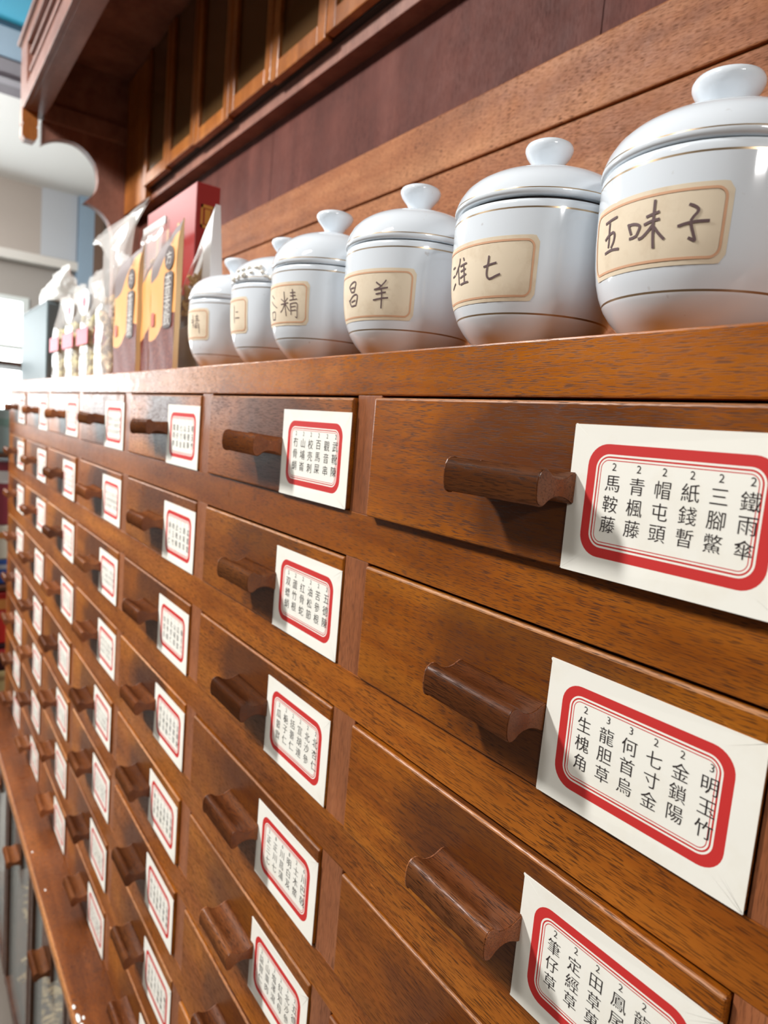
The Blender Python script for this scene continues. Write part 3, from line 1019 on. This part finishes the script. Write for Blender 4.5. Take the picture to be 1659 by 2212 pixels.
def make_pouch(name, label, x0, x1, yf, dep, z1, mats, lean=.1, bend=.82, text=False, window=False, group=None, cat='pouch', slant=0.0):
    z0 = ZB
    org = ((x0 + x1) / 2, yf, z0)
    t = thing(name, label, cat, org, group)
    rows = pouch_shape(x0, x1, yf, dep, z0, z1, lean=lean, bend=bend)
    nx = 8

    def xs(i, tt):
        return x0 + (x1 - x0) * i / nx
    # front sheet
    mb = MB()
    n = len(rows)
    def zz(z, i):
        return z - slant * (1 - i / nx) * ((z - z0) / (z1 - z0)) ** 2
    vs = [(xs(i, j), f + .002 * math.sin(i * 1.7 + j), zz(z, i)) for j, (f, b, z) in enumerate(rows) for i in range(nx + 1)]
    fs = [(j * (nx + 1) + i, j * (nx + 1) + i + 1, (j + 1) * (nx + 1) + i + 1, (j + 1) * (nx + 1) + i) for j in range(n - 1) for i in range(nx)]
    mb.add(vs, fs, 0, True)
    if window:
        for p, (j, i) in zip(range(len(fs)), [(j, i) for j in range(n - 1) for i in range(nx)]):
            if 5 <= j <= 12 and 1 <= i <= nx - 3:
                mb.mi[p] = 1
    mb.build('front_sheet', mats[:1] + [M['film']], t, org, fix=False)
    # back sheet, gussets and foot
    mb = MB()
    vs = [(xs(i, j), b, zz(z, i)) for j, (f, b, z) in enumerate(rows) for i in range(nx + 1)]
    mb.add(vs, [f[::-1] for f in fs], 0, True)
    for xe in (x0, x1):
        vs = [(xe, y, zz(z, 0 if xe == x0 else nx)) for f, b, z in rows for y in (f, b)]
        mb.add(vs, [(2 * j, 2 * j + 1, 2 * j + 3, 2 * j + 2) for j in range(n - 1)], 0, False)
    mb.add([(x0, yf, z0), (x1, yf, z0), (x1, rows[0][1], z0), (x0, rows[0][1], z0)], [(0, 1, 2, 3)], 0)
    mb.build('back_sheet', mats[1], t, org)
    if text:
        cx = x1 - (x1 - x0) * .27
        h = z1 - z0
        zt, zb_ = z0 + h * .67, z0 + h * .30
        y = yf - .004
        mb = MB()
        P = rrect(cx - .058, cx + .058, zb_, zt, .025)
        mb.add([(a, y, b) for a, b in P], [list(range(len(P)))[::-1]], 0)
        for q, ch in enumerate('本草茶飲'):
            glyph(mb, ch, cx, zt - .035 - q * (zt - zb_ - .02) / 4, .066, 1, y - .0015, wide=1.35)
        mb.build('title_strip', [M['strip'], M['whiteink']], t, org, fix=False)
        mb = MB()
        circ = [(cx + .06 * math.cos(a), y, zt + .06 + .05 * math.sin(a)) for a in [2 * PI * q / 24 for q in range(24)]]
        mb.add(circ, [list(range(24))[::-1]], 0)
        glyph(mb, '方', cx, zt + .06, .06, 1, y - .0015, wide=1.3)
        mb.build('round_mark', [M['strip'], M['whiteink']], t, org, fix=False)
        mb = MB()
        glyph(mb, '漢', cx, zt + .142, .05, 0, y - .0005, wide=1.2)
        mb.build('brush_mark', M['strip'], t, org, fix=False)
        mb = MB()
        P = rrect(x0 + .03, x0 + .075, zb_ + .02, zb_ + .08, .006)
        mb.add([(a, y, b) for a, b in P], [list(range(len(P)))[::-1]], 0)
        mb.build('red_seal', M['redseal'], t, org, fix=False)
    return t, org


t, org = make_pouch('white_pouch', 'white stand-up pouch with clear window next to the last porcelain jar', -1.95, -1.555, .195, .09, .81,
                    [M['white'], M['white']], lean=.01, bend=.9, window=True, slant=.33)
def lumps(mb, x0, x1, y0, y1, z0, z1, n, size, seed, mi=0):
    rnd = random.Random(seed)
    for k in range(n):
        c = Vector((rnd.uniform(x0, x1), rnd.uniform(y0, y1), rnd.uniform(z0, z1)))
        r = size * rnd.uniform(.6, 1.3)
        ax = Vector((rnd.uniform(.4, 1.3), rnd.uniform(.4, 1.0), rnd.uniform(.4, 1.3)))
        bm = bmesh.new()
        bmesh.ops.create_icosphere(bm, subdivisions=1, radius=1)
        rot = Matrix.Rotation(rnd.uniform(0, 6), 3, Vector((rnd.uniform(-1, 1), rnd.uniform(-1, 1), rnd.uniform(-1, 1))).normalized())
        vs = []
        for v in bm.verts:
            p = rot @ Vector((v.co.x * ax.x, v.co.y * ax.y, v.co.z * ax.z)) * r
            p *= 1 + .35 * mnoise.noise(p * 60 + c * 10)
            vs.append((min(x1, max(x0, c.x + p.x)), min(y1, max(y0, c.y + p.y)), max(z0, c.z + p.z)))
        mb.add(vs, [[v.index for v in f.verts] for f in bm.faces], mi, True)
        bm.free()


def herb_mat(name, stops, scale=40):
    N = Nodes(name)
    N.l(N.ramp(N.noise(N.coords(), scale, 4, .6), stops), N.b.inputs['Base Color'])
    N.b.inputs['Roughness'].default_value = 0.7
    return N.m


M['yellowherb'] = herb_mat('yellow_petals', [(.35, lin(206, 150, 60)), (.6, lin(236, 204, 130))])
M['brownherb'] = herb_mat('brown_herbs', [(.3, lin(120, 84, 50)), (.5, lin(182, 146, 98)), (.7, lin(222, 204, 170))])
M['greenherb'] = herb_mat('green_yellow_herbs', [(.3, lin(150, 140, 70)), (.55, lin(200, 188, 120)), (.75, lin(226, 216, 180))])
mb = MB(); lumps(mb, -1.92, -1.68, .20, .235, .36, .56, 60, .020, 3)
o = mb.build('contents', M['yellowherb'], t, org); o['kind'] = 'stuff'

tea = [(-1.97, -1.62, .075, .74, 'brown and orange tea pouch with white vertical title beside the white pouch'),
       (-2.30, -1.99, .085, .66, 'middle brown and orange tea pouch, set back between its two twins'),
       (-2.61, -2.18, .075, .72, 'brown and orange tea pouch next to the clear herb bags')]
tea[1] = (-2.155, -1.985, .09, .64, tea[1][4])
for x0, x1, yf, z1, lab in tea:
    make_pouch('tea_pouch', lab, x0, x1, yf, .022, z1, [M['teaprint'], M['kraft']], lean=.02, bend=.84, text=(x1 - x0) > .25, slant=.10 if x1 > -1.7 else .03, group='orange tea pouches on the shelf')

# clear tan pouch behind the tea pouches
t, org = make_pouch('clear_pouch', 'clear pouch of tan slices with white top edge behind the tea pouches', -2.62, -2.25, .20, .07, .90,
                    [M['film'], M['film']], lean=.02, bend=.9)
mb = MB(); lumps(mb, -2.6, -2.27, .21, .25, .12, .72, 70, .035, 5)
o = mb.build('contents', M['brownherb'], t, org); o['kind'] = 'stuff'
mb = MB(); mb.box(-2.62, -2.25, .213, .222, .87, .905); mb.build('top_seal', M['white'], t, org)

# red gift box with a gold seal
org = (-2.4, .34, ZB)
t = thing('gift_box', 'tall red carton with gold square seal standing behind the tea pouches', 'box', org)
redbox = flat('red_carton', lin(152, 46, 44), 0.38, spec=0.3)
mb = MB(); mb.box(-2.85, -2.06, .30, .42, ZB, 1.05, .004); mb.build('carton', redbox, t, org)
gold = flat('gold_print', lin(206, 150, 70), 0.35, metal=0.3)
mb = MB()
for (a0, a1, b0, b1) in ((.325, .395, .84, .855), (.325, .395, .935, .95), (.325, .335, .84, .95), (.385, .395, .84, .95), (.345, .375, .86, .93)):
    mb.box(-2.061, -2.057, a0, a1, b0, b1)
for a in (-2.62, -2.45, -2.28):
    mb.box(a - .04, a - .01, .2985, .301, .55, .9)
mb.build('gold_seal', gold, t, org)


def crinkle_bag(name, label, x0, x1, y0, y1, z0, z1, mats, seed, flare=0.0, group=None, pink=False, oval=False, herb='brownherb', fill=.55, amp=.012, lean=0.0, film='film'):
    org = ((x0 + x1) / 2, (y0 + y1) / 2, z0)
    t = thing(name, label, 'bag', org, group)
    mb = MB()
    nz, na = 22, 36
    vs = []
    for j in range(nz + 1):
        tt = j / nz
        z = z0 + (z1 - z0) * tt
        dep = (1 - tt) ** .6 if tt > fill else 1.0
        dep = 1.0 if tt < fill else max(.12, 1 - (tt - fill) / (1 - fill) * 1.05)
        wx = 1 + flare * (max(0, (tt - fill)) / (1 - fill)) ** 5
        for k in range(na):
            a = 2 * PI * k / na
            ca, sa = math.cos(a), math.sin(a)
            ex = math.copysign(abs(ca) ** .55, ca)
            ey = math.copysign(abs(sa) ** .55, sa)
            p = Vector((ex * (x1 - x0) / 2 * wx, ey * (y1 - y0) / 2 * dep, 0))
            q = mnoise.noise(Vector((p.x * 22 + seed, p.y * 22, z * 16))) * amp * (0.4 + tt)
            p *= 1 + q / max(.05, p.length) 
            vs.append((org[0] + p.x + lean * tt * .6, org[1] + p.y + lean * tt * 0.3, z + (mnoise.noise(Vector((p.x * 9 + seed, 3, p.y * 9))) * .05 if j == nz else 0)))
    fs = [(j * na + k, j * na + (k + 1) % na, (j + 1) * na + (k + 1) % na, (j + 1) * na + k) for j in range(nz) for k in range(na)]
    mb.add(vs, fs, 0, True)
    mb.add(vs[:na], [list(range(na))], 0)
    mb.build('plastic_film', M[film], t, org)
    if herb:
        mb = MB()
        lumps(mb, x0 + .025, x1 - .025, y0 + .015, y1 - .015, z0 + .004, z0 + (z1 - z0) * fill, int(90 * fill + 40), .030, seed)
        o = mb.build('contents', M[herb], t, org); o['kind'] = 'stuff'
    if pink:
        mb = MB(); mb.box(x0 + .04, x1 - .02, y0 - .012, y0 - .008, z0 + .2, z0 + .30)
        mb.box(x1 + .006, x1 + .010, y0 + .02, y1 - .03, z0 + .2, z0 + .30)
        mb.build('pink_label', M['pink'], t, org)
    if oval:
        mb = MB()
        E1 = [(org[0] + .13 * math.cos(q), y0 + .0, z0 + (z1 - z0) * .72 + .08 * math.sin(q)) for q in [2 * PI * i / 28 for i in range(28)]]
        mb.add(E1, [list(range(28))[::-1]], 0)
        E2 = [(org[0] + .04 * math.cos(q), y0 - .003, z0 + (z1 - z0) * .72 + .03 * math.sin(q)) for q in [2 * PI * i / 20 for i in range(20)]]
        mb.add(E2, [list(range(20))[::-1]], 1)
        mb.build('oval_sticker', [M['white'], M['pink']], t, org, fix=False)
    return t


M['pink'] = flat('pink_print', lin(214, 104, 120), 0.5)
crinkle_bag('herb_bag', 'tall clear plastic bag of brown herbs with flared top beside the tea pouches', -3.07, -2.66, .06, .22, ZB, .97, None, 11, flare=2.0, herb='brownherb', fill=.5, amp=.022)
crinkle_bag('herb_pack', 'small clear herb pack with pink label, right next to the tall brown herb bag', -3.46, -3.10, .06, .18, ZB, .74, None, 12, herb='greenherb', pink=True, group='small herb packs with pink labels', oval=True, fill=.6)
crinkle_bag('herb_pack', 'small clear herb pack with pink label between its two twins', -3.92, -3.52, .06, .18, ZB, .72, None, 13, herb='greenherb', pink=True, group='small herb packs with pink labels', oval=True, fill=.6)
crinkle_bag('herb_pack', 'small clear herb pack with pink label beside the grey carton', -4.38, -4.0, .06, .18, ZB, .70, None, 14, herb='greenherb', pink=True, group='small herb packs with pink labels', fill=.6)
org = (-5.3, .25, ZB)
t = thing('grey_carton', 'plain blue-grey carton at the far end of the shelf', 'box', org)
mb = MB(); mb.box(-5.88, -4.62, .07, .40, ZB, .70, .01); mb.build('carton', flat('blue_grey_card', lin(88, 102, 106), 0.5), t, org)
mb = MB(); mb.box(-5.86, -4.64, .072, .398, .70, .72, .004); mb.build('lid', flat('grey_card', lin(104, 114, 118), 0.5), t, org)
crinkle_bag('crumpled_bag', 'cloudy crumpled plastic bag lying on top of the grey carton', -5.2, -4.55, .08, .34, .722, 1.0, None, 15, herb=None, fill=.3, amp=.05, film='frost')

# ================================================================== GOODS BEYOND THE FAR END
org = (-7.0, .4, -5.07)
t = thing('goods_rack', 'dark rack of packets beyond the far end of the cabinet', 'rack', org)
for z in (-3.2, -1.98, -.62, .3):
    mb = MB(); mb.box(-7.6, -6.35, -.25, .8, z - .04, z, .004); mb.build('shelf', M['post'], t, (-7, .3, z))
for x in (-7.6, -6.42):
    for y in (-.25, .73):
        mb = MB(); mb.box(x, x + .07, y, y + .07, -5.07, .3); mb.build('upright', M['post'], t, (x, y, -2))
goods = [(-6.45, -.18, .66, -.62, -.18, (150, 168, 166), (120, 150, 140), 'grey-green carton on the upper rack shelf'),
         (-6.45, -.18, .66, -1.36, -.66, (150, 62, 74), (232, 226, 222), 'maroon packet with white text panel on the rack'),
         (-6.45, -.18, .66, -1.72, -1.36, (226, 216, 196), (222, 140, 70), 'cream packet with orange band under the maroon packet'),
         (-6.45, -.18, .66, -1.98, -1.72, (52, 84, 150), (170, 170, 176), 'blue packet under the cream packet on the rack'),
         (-6.45, -.18, .66, -2.62, -2.02, (206, 52, 44), (232, 150, 80), 'bright red packet on the lower rack shelf'),
         (-6.45, -.18, .66, -2.92, -2.62, (58, 26, 30), (196, 60, 60), 'dark maroon packet under the bright red packet'),
         (-6.45, -.18, .66, -3.2, -2.92, (198, 172, 120), (150, 120, 80), 'tan packet lowest on the rack')]
for q, (xf, y0, y1, z0, z1, c1, c2, lab) in enumerate(goods):
    org = (xf - .4, .25, z0)
    t = thing('goods_packet', lab, 'packet', org, 'packets on the rack')
    mb = MB(); mb.box(xf - .8, xf, y0, y1, z0 + .001, z1 - .045 if z1 in (-.18, -.66, -2.02) and z1 != -.18 else z1, .02, 0, 3)
    mb.build('packet', flat('packet_colour', lin(*c1), 0.35), t, org)
    mb = MB(); mb.box(xf - .001, xf + .003, y0 + .08, y1 - .08, z0 + (z1 - z0) * .62, z0 + (z1 - z0) * .8)
    mb.build('print_band', flat('packet_print', lin(*c2), 0.4), t, org)
